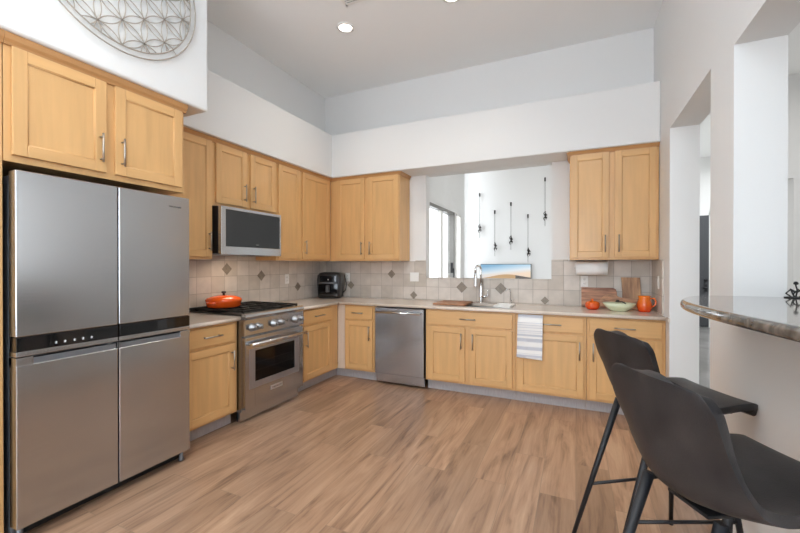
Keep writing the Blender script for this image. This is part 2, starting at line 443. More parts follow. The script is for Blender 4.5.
# --- family room seen through the opening over the sink
b = MB()
b.box(WX - .14, WX, YB + .13, 5.30, 0, ZC); b.box(WX - .14, WX, 5.30, 7.05, 2.285, ZC); b.box(WX - .14, WX, 6.62, 6.74, 0, 2.285); b.box(WX - .14, WX, 7.05, 7.33, 0, ZC)
struct(b.build('wall_patio', M['wall']))
b = MB(); b.box(-1.97, 1.84, 8.0, 8.14, 0, ZC); b.box(-2.5, -1.97, 8.3, 8.44, 0, ZC); b.box(-2.5, -2.36, 7.60, 8.3, 0, ZC)
struct(b.build('wall_far', M['wall']))
# sliding patio door and side light
d1 = thing('door_1', '', ''); del d1['label'], d1['category']; d1['kind'] = 'structure'
f = MB()
f.box(WX - .09, WX + .012, 5.30, 6.62, 2.235, 2.285); f.box(WX - .09, WX + .012, 5.30, 6.62, 0, .05)
f.box(WX - .09, WX + .012, 5.30, 5.345, 0, 2.285); f.box(WX - .09, WX + .012, 6.56, 6.62, 0, 2.285)
struct(f.build('door_frame', M['door_frame'], d1))
f = MB(); f.box(WX - .07, WX - .01, 5.93, 5.99, .05, 2.235); f.box(WX - .07, WX - .01, 6.0, 6.03, .05, 2.235)
struct(f.build('meeting_stile', M['white'], d1))
f = MB(); f.box(WX - .05, WX - .045, 5.345, 5.95, .05, 2.235); f.box(WX - .03, WX - .025, 5.95, 6.56, .05, 2.235)
struct(f.build('glass_pane', M['glass'], d1))
f = MB(); f.tube([(WX + .045, 6.46, .95), (WX + .045, 6.46, 1.3)], .011); f.box(WX, WX + .05, 6.45, 6.47, .97, .99); f.box(WX, WX + .05, 6.45, 6.47, 1.26, 1.28); f.box(WX - .01, WX + .03, 6.44, 6.48, 1.22, 1.40, .004)
struct(f.build('door_handle', M['black_metal'], d1))
w = struct(MB().box(WX - .06, WX - .052, 6.78, 7.01, .1, 2.245).build('window_3', M['glass']))
f = MB()
for a, c in ((6.74, 6.78), (7.01, 7.05)): f.box(WX - .1, WX + .005, a, c, 0, 2.285)
f.box(WX - .1, WX + .005, 6.74, 7.05, 2.245, 2.285); f.box(WX - .1, WX + .005, 6.74, 7.05, 0, .1)
f.build('window_frame', M['white'], w)
struct(MB().box(-9, WX - .14, 3.5, 12, -.12, -.02).build('patio_ground', M['conc']))
# --- side room and hall seen through the doorway and over the bar
b = MB()
b.box(2.455, 4.6, 6.4, 6.55, 0, ZC); b.box(2.0, 2.455, 6.4, 6.55, 2.44, ZC); b.box(.9, 1.15, 6.4, 6.55, 0, 2.44)
struct(b.build('wall_hall', M['wall']))
struct(MB().box(4.45, 4.6, -3.3, 6.4, 0, ZC).build('wall_side', M['wall']))
struct(MB().box(.9, 4.45, -3.3, -3.15, 0, ZC).build('wall_side_rear', M['wall']))
b = MB(); b.box(1.7, 4.2, 10.5, 10.65, 0, ZC); b.box(4.05, 4.2, 6.55, 10.5, 0, ZC); b.box(1.7, 1.84, 8.14, 10.5, 0, ZC); b.box(.9, 1.04, 4.7, 6.4, 0, ZC); b.box(.9,1.04,6.55,8.0,0,ZC)
struct(b.build('wall_entry', M['wall']))
d = MB().box(1.86, 2.625, 10.44, 10.49, .01, 2.44, .004).box(1.96, 2.525, 10.432, 10.44, .2, 1.1, .004).box(1.96, 2.525, 10.432, 10.44, 1.25, 2.3, .004).build('door_2', M['door_dark']); struct(d)
f = MB(); f.box(2.625, 2.7, 10.43, 10.5, 0, 2.52); f.box(1.84, 2.7, 10.43, 10.5, 2.44, 2.52)
f.build('door_frame', M['wall'], d)
f = MB(); f.tube([(2.57, 10.43, .86), (2.57, 10.37, .86), (2.50, 10.37, .86)], .016); f.lathe([(0, 0), (.035, 0), (.035, .02), (0, .02)], mtx=Matrix.Translation((2.57, 10.432, 1.03)) @ Matrix.Rotation(PI / 2, 4, 'X'))
f.box(2.545, 2.595, 10.42, 10.433, .78, .94, .004)
f.build('door_handle', M['black_metal'], d)

# --- backsplash tile with diamond accents
def tile_panel(name, quads, diamonds, axis, extra_cap=()):
    """axis 'x': panel on the back wall (uv = x, z);  axis 'y': on a side wall (uv = y, z)"""
    bm = bmesh.new(); uvl = bm.loops.layers.uv.new('UVMap')
    def add(x0, x1, y0, y1, z0, z1, mi=0):
        g = bmesh.new(); bmesh.ops.create_cube(g, size=1)
        mp = {}
        for v in g.verts:
            mp[v] = bm.verts.new((x0 + (v.co.x + .5) * (x1 - x0), y0 + (v.co.y + .5) * (y1 - y0), z0 + (v.co.z + .5) * (z1 - z0)))
        for f in g.faces:
            h = bm.faces.new([mp[v] for v in f.verts]); h.material_index = mi
        g.free()
    for q in quads: add(*q)
    for (u, z, s) in diamonds:
        if axis == 'x': pts = [(u + s, YB - .0135, z), (u, YB - .0135, z + s), (u - s, YB - .0135, z), (u, YB - .0135, z - s)]; base = [(p[0], YB - .011, p[2]) for p in pts]
        else: pts = [(XL + .0135, u + s, z), (XL + .0135, u, z + s), (XL + .0135, u - s, z), (XL + .0135, u, z - s)]; base = [(XL + .011, p[1], p[2]) for p in pts]
        a = [bm.verts.new(p) for p in pts]; c = [bm.verts.new(p) for p in base]
        bm.faces.new(a).material_index = 1
        for i in range(4): bm.faces.new((a[i], a[(i + 1) % 4], c[(i + 1) % 4], c[i])).material_index = 1
    bmesh.ops.recalc_face_normals(bm, faces=list(bm.faces))
    for f in bm.faces:
        for l in f.loops:
            co = l.vert.co
            if abs(f.normal.z) > .7: u, v = (co.x, co.y) if axis == 'x' else (co.y, co.x)
            else: u, v = (co.x if axis == 'x' else co.y), co.z
            l[uvl].uv = (u - (0.035 if axis == 'x' else 0.118) + 15.9, v - 1.085 + 15.9)
    me = bpy.data.meshes.new(name); bm.to_mesh(me); bm.free()
    me.materials.append(M['tile']); me.materials.append(M['diamond'])
    o = bpy.data.objects.new(name, me); C.objects.link(o); return struct(o)
Z0, Z1 = .9185, 1.405
tile_panel('trim_2', [(XL + .012, OX0, YB - .012, YB, Z0, Z1), (OX0, OX1, YB - .012, YB, Z0, OZ0), (OX1, XR - .012, YB - .012, YB, Z0, Z1),
                      (OX0, OX1, YB - .012, YB + .14, OZ0 - .003, OZ0 + .006),
                      (-1.86, OX0, YB - .018, YB, Z1, Z1 + .012), (OX1, -.08, YB - .018, YB, Z1, Z1 + .012)],
           [(-2.82, 1.083, .056), (-2.2, 1.241, .056), (-1.888, .975, .05), (-1.259, 1.09, .068), (-.795, 1.085, .068), (-.315, .965, .045)], 'x')
tile_panel('trim_3', [(XL, XL + .012, 1.88, YB, Z0, 1.50)], [(2.849, 1.318, .062), (3.322, 1.24, .06), (3.95, 1.084, .058), (2.37, 1.09, .06)], 'y')
tile_panel('trim_4', [(XR - .012, XR, 4.05, YB, Z0, Z1)], [], 'y')

# ------------------------------------------------------------------ cabinets
R_ = Matrix(((0, 0, 1, 0), (1, 0, 0, 0), (0, 1, 0, 0), (0, 0, 0, 1)))   # (y,z,x) -> (x,y,z)
def shaker(b, x0, x1, z0, z1, fr=.058, th=.02):
    """frame-and-panel front, face at y=-th, back at y=0 (viewer on the -y side)"""
    b.box(x0, x0 + fr, -th, 0, z0, z1, .0025, 0); b.box(x1 - fr, x1, -th, 0, z0, z1, .0025, 0)
    b.box(x0 + fr, x1 - fr, -th, 0, z0, z0 + fr, .0025, 1); b.box(x0 + fr, x1 - fr, -th, 0, z1 - fr, z1, .0025, 1)
    b.box(x0 + fr - .002, x1 - fr + .002, -th + .009, -.002, z0 + fr - .002, z1 - fr + .002, 0, 0)
    # small bevelled moulding round the panel
    i = .010
    for s in (0, 1):
        xa = x0 + fr if s == 0 else x1 - fr
        sg = 1 if s == 0 else -1
        b.tube([(xa + sg * .002, -th + .008, z0 + fr), (xa + sg * .002, -th + .008, z1 - fr)], .0045, 6, 0)
    for z in (z0 + fr + .002, z1 - fr - .002):
        b.tube([(x0 + fr, -th + .008, z), (x1 - fr, -th + .008, z)], .0045, 6, 1)
def pull(x, z, ln, vert, y=-.02):
    b = MB(); h = ln / 2; o = .030
    a = (0, 0, 1) if vert else (1, 0, 0)
    P = lambda t, yy: (x + a[0] * t, yy, z + a[2] * t)
    b.tube([P(-h, y - o), P(h, y - o)], .0058, 8)
    for t in (-h + .018, h - .018): b.tube([P(t, y + .0), P(t, y - o)], .0052, 8)
    return b
def cabinet(name, label, loc, rz, w, depth, z0, z1, doors=(), drawers=(), toe=False, crown=0, group=None, crown_ends=(0, 0), filler=None, rail=None, toe_ext=(0, 0)):
    """local frame: x along the wall, y into the wall, face frame at y=0"""
    t = thing(name, label, 'cabinet', loc, rz, group)
    b = MB(); b.box(0.0008, w - .0008, 0, depth, z0, z1, .0015, 0)
    if rail: b.box(.0008, w - .0008, 0, .018, z1, rail, .0015, 0)
    b.build('carcass', [M['wood'], M['wood_h']], t)
    if filler:
        MB().box(filler[0], filler[1], -.004, 0.0, z0, z1).build('filler_strip', M['filler'], t)
    for dz in doors:
        x0, x1, a, c, h = dz
        b = MB(); shaker(b, x0, x1, a, c, min(.058, (x1 - x0) * .2))
        o = b.build('door', [M['wood'], M['wood_h']], t)
        if h:
            side, vert_end = h
            hx = x1 - .034 if side == 'r' else x0 + .034
            hz = a + .135 if vert_end == 'b' else c - .135
            pull(hx, hz, .165, True).build('handle', M['nickel'], o)
    for dz in drawers:
        x0, x1, a, c, h = dz
        o = MB().box(x0, x1, -.02, 0, a, c, .004, 0).build('drawer_front', [M['wood_h']], t)
        if h: pull((x0 + x1) / 2, (a + c) / 2, h, False).build('handle', M['nickel'], o)
    if toe:
        MB().box(0.001 - toe_ext[0], w - .001 + toe_ext[1], .075, .09, 0.0, z0 - .001).build('toe_kick', M['toe'], t)
    if crown:
        e0, e1 = crown_ends
        b = MB()
        pr = [(.001, z1 - .016), (-.010, z1 - .016), (-.013, z1 - .004), (-.022, z1 + .010), (-.029, crown), (.001, crown)]
        b.prism(pr, -e0 * .012, w + e1 * .012, mtx=R_)
        if e0 or e1:
            xs = w if e1 else 0; sg = 1 if e1 else -1
            b.prism([(xs + sg * (-q[0] if q[0] < 0 else -.001), q[1]) for q in pr], -.010, min(depth, .30), mtx=Matrix(((1, 0, 0, 0), (0, 0, 1, 0), (0, 1, 0, 0), (0, 0, 0, 1))))
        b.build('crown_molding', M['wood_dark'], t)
    return t
M['filler'] = mat('pale_filler_board', L(214, 196, 178), 0.5, noise=0.1, nscale=4, stretch=(8, 8, .6))
BZ0, BZ1 = .112, .884
LX, LR = -2.63, PI / 2           # left-wall base face frame; local x runs along +Y
GB, GU = 'base cabinets under the worktops', 'wall cabinets under the soffit'
Dr = (.725, .868); Dd = (.135, .702)
cabinet('base_cabinet', 'maple base cabinet between the steel refrigerator and the range', (LX, 1.872, 0), LR, .546, .60, BZ0, BZ1,
        [(.045, .508, *Dd, ('r', 't'))], [(.045, .508, *Dr, .165)], toe=True, group=GB)
cabinet('base_cabinet', 'maple base cabinet right of the range, left leg of the corner', (LX, 3.196, 0), LR, .750, .60, BZ0, BZ1,
        [(.085, .60, *Dd, ('l', 't'))], [(.085, .60, *Dr, .165)], toe=True, group=GB, toe_ext=(0, .076))
FY = 3.95
cabinet('base_cabinet', 'narrow maple base cabinet with one drawer, left of the dishwasher', (-2.628, FY, 0), 0, .504, .60, BZ0, BZ1,
        [(.112, .479, *Dd, ('r', 't'))], [(.112, .479, *Dr, .14)], toe=True, group=GB, filler=(.002, .10), toe_ext=(.075, 0))
cabinet('sink_cabinet', 'wide maple sink cabinet with two doors below the faucet', (-1.492, FY, 0), 0, .942, .60, BZ0, .652,
        [(.030, .438, *Dd, ('r', 't')), (.490, .918, *Dd, ('l', 't'))], [(.030, .918, *Dr, .165)], toe=True, group=GB, rail=BZ1)
cabinet('base_cabinet', 'maple base cabinet with a striped towel hanging over its drawer', (-.549, FY, 0), 0, .634, .60, BZ0, BZ1,
        [(.02, .612, *Dd, ('r', 't'))], [(.02, .612, *Dr, .215)], toe=True, group=GB)
cabinet('base_cabinet', 'maple base cabinet at the right end, partly behind the bar stools', (.086, FY, 0), 0, .612, .60, BZ0, BZ1,
        [(.022, .585, *Dd, ('l', 't'))], [(.022, .585, *Dr, .165)], toe=True, group=GB)
UD = (1.432, 2.452); UX = -2.945; UZ0, UZ1 = 1.41, 2.466; CR = 2.4885
cabinet('wall_cabinet', 'tall single-door maple wall cabinet between refrigerator and microwave', (UX, 1.866, 0), LR, .566, .30, UZ0, UZ1,
        [(.10, .553, *UD, ('r', 'b'))], crown=CR, group=GU)
cabinet('wall_cabinet', 'short two-door maple wall cabinet right above the microwave', (UX, 2.433, 0), LR, .806, .30, 1.892, UZ1,
        [(.030, .383, 1.918, 2.452, ('r', 'b')), (.432, .785, 1.918, 2.452, ('l', 'b'))], crown=CR, group=GU)
cabinet('wall_cabinet', 'two-door maple wall cabinet on the left wall, right of the microwave', (UX, 3.240, 0), LR, 1.009, .30, UZ0, UZ1,
        [(.022, .372, *UD, None), (.424, .971, *UD, ('l', 'b'))], crown=CR, group=GU)
UY = 4.25
cabinet('wall_cabinet', 'two-door maple wall cabinet on the back wall above the air fryer', (UX, UY, 0), 0, 1.0, .315, UZ0, UZ1,
        [(.112, .522, *UD, ('r', 'b')), (.573, .990, *UD, ('l', 'b'))], crown=CR, group=GU, crown_ends=(0, 1))
cabinet('wall_cabinet', 'two-door maple wall cabinet on the back wall above the paper towels', (-.062, UY, 0), 0, .758, .315, UZ0, UZ1,
        [(.016, .350, *UD, ('r', 'b')), (.398, .738, *UD, ('l', 'b'))], crown=CR, group=GU, crown_ends=(1, 0))
FX = -2.53
cabinet('wall_cabinet', 'deep two-door maple cabinet above the steel refrigerator', (FX, .908, 0), LR, .948, .70, 1.868, 2.45,
        [(.028, .446, 1.902, 2.432, ('r', 'b')), (.494, .925, 1.902, 2.432, ('l', 'b'))], crown=CR, crown_ends=(0, 1))
t = cabinet('pantry_cabinet', 'full-height maple cabinet side at the left edge, beside the refrigerator', (FX, .34, 0), LR, .566, .70, .002, 2.45,
            [(.03, .50, .14, 2.432, None)], crown=CR)

# ------------------------------------------------------------------ worktops
CT, CB = .918, .886
def nose(b, p, q):
    b.tube([(p[0], p[1], (CT + CB) / 2), (q[0], q[1], (CT + CB) / 2)], (CT - CB) / 2, 12)
CX, CY = -2.597, 3.917
b = MB()
b.box(XL + .001, CX, 1.872, 2.418, CB, CT); nose(b, (CX, 1.872), (CX, 2.418))
tag(b.build('worktop', M['counter']), 'short beige worktop between the refrigerator and the range', 'worktop')
SX0, SX1, SY0, SY1 = -1.42, -.60, 4.03, 4.43
b = MB()
b.box(XL + .001, CX, 3.196, YB - .013, CB, CT); nose(b, (CX, 3.196), (CX, CY))
b.box(CX, SX0, CY, YB - .013, CB, CT); b.box(SX1, XR - .013, CY, YB - .013, CB, CT)
b.box(SX0, SX1, CY, SY0, CB, CT); b.box(SX0, SX1, SY1, YB - .013, CB, CT)
nose(b, (CX, CY), (XR - .013, CY))
b.box(XR - .013, XR + .004, CY - .016, 3.815, CB, CT)
tag(b.build('worktop', M['counter']), 'long L-shaped beige worktop along the back wall around the sink', 'worktop')

# ------------------------------------------------------------------ refrigerator
fr = thing('refrigerator', 'four-door stainless steel refrigerator with a black control band', 'refrigerator', (-2.45, .922, 0), LR)
W = .918
MB().box(.006, W - .006, .075, .765, .03, 1.80, .004).build('body', M['steel_side'], fr)
sp = .459
for i, (x0, x1) in enumerate(((0, sp - .003), (sp + .003, W))):
    b = MB(); b.box(x0, x1, 0, .07, 1.008, 1.82, .006, 0, 3)
    o = b.build('upper_door', M['steel'], fr)
    MB().box(x0 + .0006, x1 - .0006, -.0015, .068, .937, 1.0075, .003).build('black_band', M['black_gloss'], o)
    MB().box(x0, x1, 0, .07, .912, .9365, .003).build('door_lip', M['steel'], o)
    if i == 0:
        for y in (1.08, 1.118, 1.161, 1.2, 1.241):
            u = y - .922
            MB().box(u - .006, u + .006, -.0022, -.0012, .960, .9615).box(u - .0008, u + .0008, -.0022, -.0012, .955, .9665).box(u - .0045, u + .0045, -.0022, -.0012, .954, .9555).build('control_icon', M['icon'], o)
    else:
        text_mesh('brand_mark', 'FRIGIDAIRE', .017, M['tag'], o, Matrix.Translation((.814, -.0006, 1.748)) @ Matrix.Rotation(PI / 2, 4, 'X'))
    b = MB(); b.box(x0, x1, 0, .07, .075, .872, .006, 0, 3)
    b.box(x0, x0 + (.066 if i == 0 else .002), 0, .07, .868, .908, .002); b.box(x1 - (.002 if i == 0 else .07), x1, 0, .07, .868, .908, .002)
    b.box(x0, x1, .045, .07, .86, .908, .001)
    o = b.build('lower_door', M['steel'], fr)
    hx0, hx1 = (x0 + .066, x1 - .01) if i == 0 else (x0 + .008, x1 - .07)
    b = MB(); b.box(hx0, hx1, .004, .010, .868, .900, .002); b.box(hx0, hx1, .004, .045, .868, .872)
    b.build('handle', M['steel_side'], o)
for x in (.03, W - .03):
    MB().lathe([(0, 0), (.017, 0), (.019, .012), (.013, .03), (.013, .075), (0, .075)], 16, ox=x, oy=.05).build('foot', M['steel_side'], fr)
MB().box(.03, W - .03, .075, .09, .012, .10).build('kick_grille', M['dark_gap'], fr)
for x in (.03, W - .08):
    MB().box(x, x + .05, .03, .12, 1.80, 1.822, .004).build('hinge_cover', M['steel_side'], fr)

# ------------------------------------------------------------------ range
rg = thing('range', 'stainless steel gas range with a glazed oven door', 'range', (-2.55, 2.424, 0), LR)
W = .764
b = MB(); b.box(.003, W - .003, .035, .695, .10, .925, .002); b.build('body', M['steel'], rg)
b = MB(); b.box(.006, W - .006, .06, .08, .012, .10); b.build('kick_panel', M['steel'], rg)
for x in (.05, W - .05):
    for y in (.12, .6): MB().lathe([(0, 0), (.02, 0), (.02, .012), (.014, .1), (0, .1)], 12, ox=x, oy=y).build('foot', M['black_metal'], rg)
# control panel with rolled front
b = MB()
prof = [(.035, .752), (.0, .752), (-.006, .758), (-.004, .89), (-.010, .90), (-.016, .915), (-.012, .935), (.004, .946), (.035, .946)]
b.prism(prof, 0, W, mtx=R_)
cp = b.build('control_panel', M['steel'], rg)
for u in (.075, .145, .335, .425, .63, .70):
    k = MB()
    big = u in (.075, .335, .63)
    r = .030 if big else .026
    mt = Matrix.Translation((u, -.004, .822)) @ Matrix.Rotation(PI / 2, 4, 'X')
    k.lathe([(0, 0), (r + .006, 0), (r + .006, .008), (r, .012), (r * .86, .045), (r * .7, .05), (0, .05)], 20, mtx=mt)
    k.box(u - .006, u + .006, -.064, -.05, .822 - r * .8, .822 + r * .8, .003)
    k.build('knob', M['knob_steel'], cp)
MB().lathe([(0, 0), (.008, 0), (.008, .006), (0, .006)], 12, mtx=Matrix.Translation((.525, -.003, .825)) @ Matrix.Rotation(PI / 2, 4, 'X')).build('indicator_lamp', M['black_gloss'], cp)
# oven door built round its window
b = MB(); dx0, dx1, dz0, dz1 = .004, W - .004, .125, .738
gx0, gx1, gz0, gz1 = .112, .632, .345, .615
b.box(dx0, gx0, -.006, .034, dz0, dz1, .003); b.box(gx1, dx1, -.006, .034, dz0, dz1, .003)
b.box(gx0, gx1, -.006, .034, dz0, gz0, .001); b.box(gx0, gx1, -.006, .034, gz1, dz1, .001)
od = b.build('oven_door', M['steel'], rg)
b = MB()
for (a0, a1, c0, c1) in ((gx0 - .065, gx0, gz0 - .055, gz1 + .02), (gx1, gx1 + .065, gz0 - .055, gz1 + .02), (gx0, gx1, gz0 - .055, gz0), (gx0, gx1, gz1, gz1 + .02)):
    b.box(a0, a1, -.0075, -.004, c0, c1)
b.build('window_surround', M['surround'] if 'surround' in M else mat('pale_grey_steel', L(170, 172, 178), .35, .9), od)
MB().box(gx0, gx1, .004, .008, gz0, gz1).build('oven_glass', M['oven_glass'], od)
b = MB(); b.box(gx0 - .02, gx1 + .02, .03, .034, gz0 - .02, gz1 + .02)
b.build('oven_cavity', mat('dark_oven_enamel', L(40, 40, 46), .35), od)
b = MB()
for z in (.43, .50):
    b.tube([(gx0, .018, z), (gx1, .018, z)], .003, 6)
    for k in range(14): b.box(gx0 + .01 + k * .038, gx0 + .013 + k * .038, .012, .028, z - .002, z + .002)
b.build('oven_rack', M['nickel'], od)
b = MB(); b.tube([(.02, -.062, .682), (W - .02, -.062, .682)], .0135, 14)
for x in (.035, W - .035): b.tube([(x, -.006, .682), (x, -.062, .682)], .011, 10)
b.build('handle', M['chrome'], od)
pl = MB().box(.30, .455, -.0095, -.005, .215, .255, .002).build('name_plate', mat('plate_silver', L(205, 205, 208), .3, .8), od)
text_mesh('plate_lettering', 'THERMADOR', .021, M['tag'], pl, Matrix.Translation((.3775, -.0097, .2345)) @ Matrix.Rotation(PI / 2, 4, 'X'))
# cooktop
b = MB(); b.box(.004, W - .004, .036, .69, .925, .935, .002); b.box(.004, W - .004, .66, .695, .935, .965, .004)
b.build('cooktop', M['black_matte'], rg)
for i in range(3):
    x0, x1 = .030 + i * .2395, .030 + i * .2395 + .235
    g = MB()
    for yy in (.05, .34, .63): g.box(x0, x1, yy, yy + .014, .948, .966, .003)
    for xx in (x0, (x0 + x1) / 2 - .006, x1 - .012): g.box(xx, xx + .012, .05, .644, .950, .966, .003)
    for yy in (.19, .49):
        g.box(x0 + .02, x1 - .02, yy, yy + .012, .952, .967, .003)
    for xx in (x0 + .002, x1 - .014):
        for yy in (.052, .628): g.box(xx, xx + .012, yy, yy + .014, .935, .952)
    g.build('grate', M['black_matte'], rg)
    for yy in (.195, .495):
        MB().lathe([(0, .935), (.05, .935), (.05, .941), (.036, .943), (.036, .949), (0, .951)], 18, ox=(x0 + x1) / 2, oy=yy).build('burner', M['black_metal'], rg)

# ------------------------------------------------------------------ microwave
mw = thing('microwave', 'over-range microwave with a black glass door in a steel frame', 'microwave', (-2.84, 2.440, 1.452), LR)
W, H = .758, .432
MB().box(0, W, .04, .405, .012, H, .003).build('housing', M['black_metal'], mw)
b = MB(); b.box(0.0, W, 0, .038, .0, .075, .003); b.box(0, W, 0, .038, H - .026, H, .003); b.box(0, .05, 0, .038, .07, H - .02, .003); b.box(W - .02, W, 0, .038, .07, H - .02, .003)
df = b.build('door_frame', M['steel'], mw)
MB().box(.045, W - .016, .003, .03, .07, H - .022, .001).build('door_glass', M['black_gloss'], df)
b = MB(); b.box(.0, W, .02, .40, .0, .012); b.box(.30, .42, .03, .10, -.004, .0, .002)
b.build('vent_underside', M['steel_side'], mw)
MB().box(.41, .445, .0016, .0032, .1, .105).build('brand_mark', mat('grey_touch_marks', L(120, 120, 120), .4), mw)

cl_ = bpy.data.lights.new('cooktop_lamp', 'AREA'); cl_.shape = 'RECTANGLE'; cl_.size = .5; cl_.size_y = .16; cl_.energy = 3.0; cl_.color = (1, .80, .58)
co = bpy.data.objects.new('cooktop_lamp', cl_); C.objects.link(co); co.location = (-2.95, 2.84, 1.444); co.rotation_euler = (0, math.radians(-12), LR)

# ------------------------------------------------------------------ dishwasher
dw = thing('dishwasher', 'stainless steel dishwasher with a straight bar handle', 'dishwasher', (-2.117, 3.945, 0), 0)
W = .618
MB().box(.006, W - .006, .03, .58, .10, .876).build('tub', M['dark_gap'], dw)
o = MB().box(.010, W - .012, -.018, .028, .125, .872, .004, 0, 3).build('door', M['steel'], dw)
b = MB(); b.tube([(.035, -.062, .825), (W - .035, -.062, .825)], .0125, 12)
for x in (.06, W - .06): b.tube([(x, -.018, .825), (x, -.062, .825)], .009, 10)
b.build('handle', M['chrome'], o)
MB().box(.02, W - .01, -.005, .02, .028, .122, .002).build('kick_panel', M['steel'], dw)
for x in (.06, W - .06): MB().lathe([(0, 0), (.016, 0), (.012, .1), (0, .1)], 12, ox=x, oy=.12).build('foot', M['black_metal'], dw)

# ------------------------------------------------------------------ sink, faucets and what lies there
sk = thing('sink', 'undermount steel kitchen sink set in the back worktop', 'sink', ((SX0 + SX1) / 2, (SY0 + SY1) / 2, .66))
hx, hy = (SX1 - SX0) / 2, (SY1 - SY0) / 2
b = MB(); zt = CB - .001 - .66
b.box(-hx - .012, hx + .012, -hy - .012, hy + .012, 0.004, .01); 
for s in (-1, 1):
    b.box(s * hx - (.0 if s > 0 else .012), s * hx + (.012 if s > 0 else 0), -hy - .012, hy + .012, .01, zt)
    b.box(-hx, hx, s * hy - (.0 if s > 0 else .012), s * hy + (.012 if s > 0 else 0), .01, zt)
b.build('basin', M['sink'], sk)
MB().lathe([(0, .011), (.05, .011), (.045, .014), (.02, .0125), (0, .0125)], 20).build('drain', M['chrome'], sk)

fc = thing('faucet', 'tall chrome gooseneck faucet with pull-down spray head and side lever', 'faucet', (-1.012, 4.49, CT), 0)
b = MB(); b.lathe([(0, 0), (.030, 0), (.030, .006), (.021, .012), (.019, .10), (.019, .20), (.016, .21), (0, .21)], 20)
b.build('base', M['chrome'], fc)
pts = [(0, 0, .20), (0, 0, .34)]
r = .042; dxy = Vector((-.55, -.83, 0)).normalized()
for k in range(1, 13):
    a = PI * k / 12
    d = r * (1 - math.cos(a)); pts.append((dxy.x * d, dxy.y * d, .39 + r * math.sin(a)))
pts.insert(2, (0, 0, .39))
end = pts[-1]; pts.append((end[0], end[1], .345))
MB().tube(pts, .0125, 12).build('spout', M['chrome'], fc)
MB().tube([(end[0], end[1], .345), (end[0], end[1], .33), (end[0], end[1], .2), (end[0], end[1], .185)], [.014, .018, .019, .022], 14).build('spray_head', M['chrome'], fc)
b = MB(); b.tube([(0, 0, .075), (.075, -.01, .075)], .017, 14); b.tube([(.072, -.01, .075), (.078, -.01, .09), (.084, -.008, .16)], [.008, .007, .006], 10)
b.build('lever', M['chrome'], fc)
f2 = thing('filter_tap', 'small slim chrome filter tap right of the tall faucet', 'tap', (-.675, 4.49, CT))
MB().lathe([(0, 0), (.020, 0), (.020, .005), (.011, .012), (.010, .05), (0, .05)], 16).build('base', M['chrome'], f2)
pts = [(0, 0, .045), (0, 0, .14)]
for k in range(1, 11):
    a = PI * .95 * k / 10; d = .03 * (1 - math.cos(a)); pts.append((-d * .8, -d * .6, .14 + .03 * math.sin(a)))
MB().tube(pts, .0055, 10).build('spout', M['chrome'], f2)
MB().tube([(.01, 0, .04), (.035, -.01, .052)], .005, 8).build('lever', M['chrome'], f2)
b = MB(); b.prism([(-.18, -.20), (.165, -.20), (.18, -.185), (.18, .16), (.165, .175), (-.165, .175), (-.18, .16)], 0, .020, .004)
o = b.build('cutting_board', M['board'], None, (-1.265, 4.245, CT + .0005)); tag(o, 'brown wooden cutting board lying over the left half of the sink', 'cutting board')
dr = thing('dish_tray', 'white oblong tray resting on the right end of the sink', 'tray', (-.695, 4.19, CT + .0005))
b = MB(); b.box(-.09, .09, -.13, .13, 0, .006, .002)
for s in (-1, 1):
    b.box(s * .085 - .005, s * .085 + .005, -.13, .13, 0, .022, .003); b.box(-.09, .09, s * .125 - .005, s * .125 + .005, 0, .022, .003)
b.build('tray_shell', M['white'], dr)
b = MB()
for k in range(5): b.box(-.07, .07, -.10 + k * .045, -.09 + k * .045, .006, .011, .002)
b.build('ribs', M['white'], dr)

# towel over the drawer, hanging from its top edge
def tw(u, v):
    x = -.516 + u * .228 + (.012 * (1 - v) - .012) * (1 - u * .6)
    if v < .05: z, y = .8765, 3.932 - .012 * v / .05
    else:
        t = (v - .05) / .95; z = .8755 - t * .412 - .010 * u * t
        if z > .797: k = (.8755 - z) / .0785; y = 3.920 - .034 * (k * k * (3 - 2 * k))
        else: y = 3.886 + .006 * math.sin((.797 - z) * 9)
        y += .003 * math.sin(u * 9 + 1) * min(1, t * 2)
    return (x, y, z)
b = MB(); b.grid(tw, 16, 30)
o = b.build('towel', M['towel']); tag(o, 'white and grey striped dish towel hanging from the drawer front', 'towel')
sm = o.modifiers.new('thick', 'SOLIDIFY'); sm.thickness = .002; sm.offset = 0

# ------------------------------------------------------------------ things on the worktops
# orange braiser on the range
br = thing('braiser', 'orange enamelled lidded braiser standing on the range', 'pot', (-3.0, 2.605, .9672), math.radians(100))
br.scale = (.87, .87, 1)
b = MB(); b.lathe([(0, .001), (.150, .001), (.168, .012), (.178, .055), (.180, .058), (0, .058)], 40)
pb = b.build('pot_body', M['orange'], br)
for s in (-1, 1):
    h = MB(); h.tube([(s * .172, -.05, .047), (s * .205, -.040, .05), (s * .216, 0, .051), (s * .205, .040, .05), (s * .172, .05, .047)], .009, 10)
    h.build('handle', M['orange'], pb)
b = MB(); b.lathe([(.181, .058), (.184, .064), (.180, .074), (.165, .088), (.12, .104), (.06, .112), (.0, .113)], 40)
ld = b.build('lid', M['orange'], br)
MB().lathe([(0, .112), (.014, .112), (.012, .124), (.024, .134), (.026, .142), (.018, .147), (0, .148)], 20).build('knob', M['knob_black'], ld)

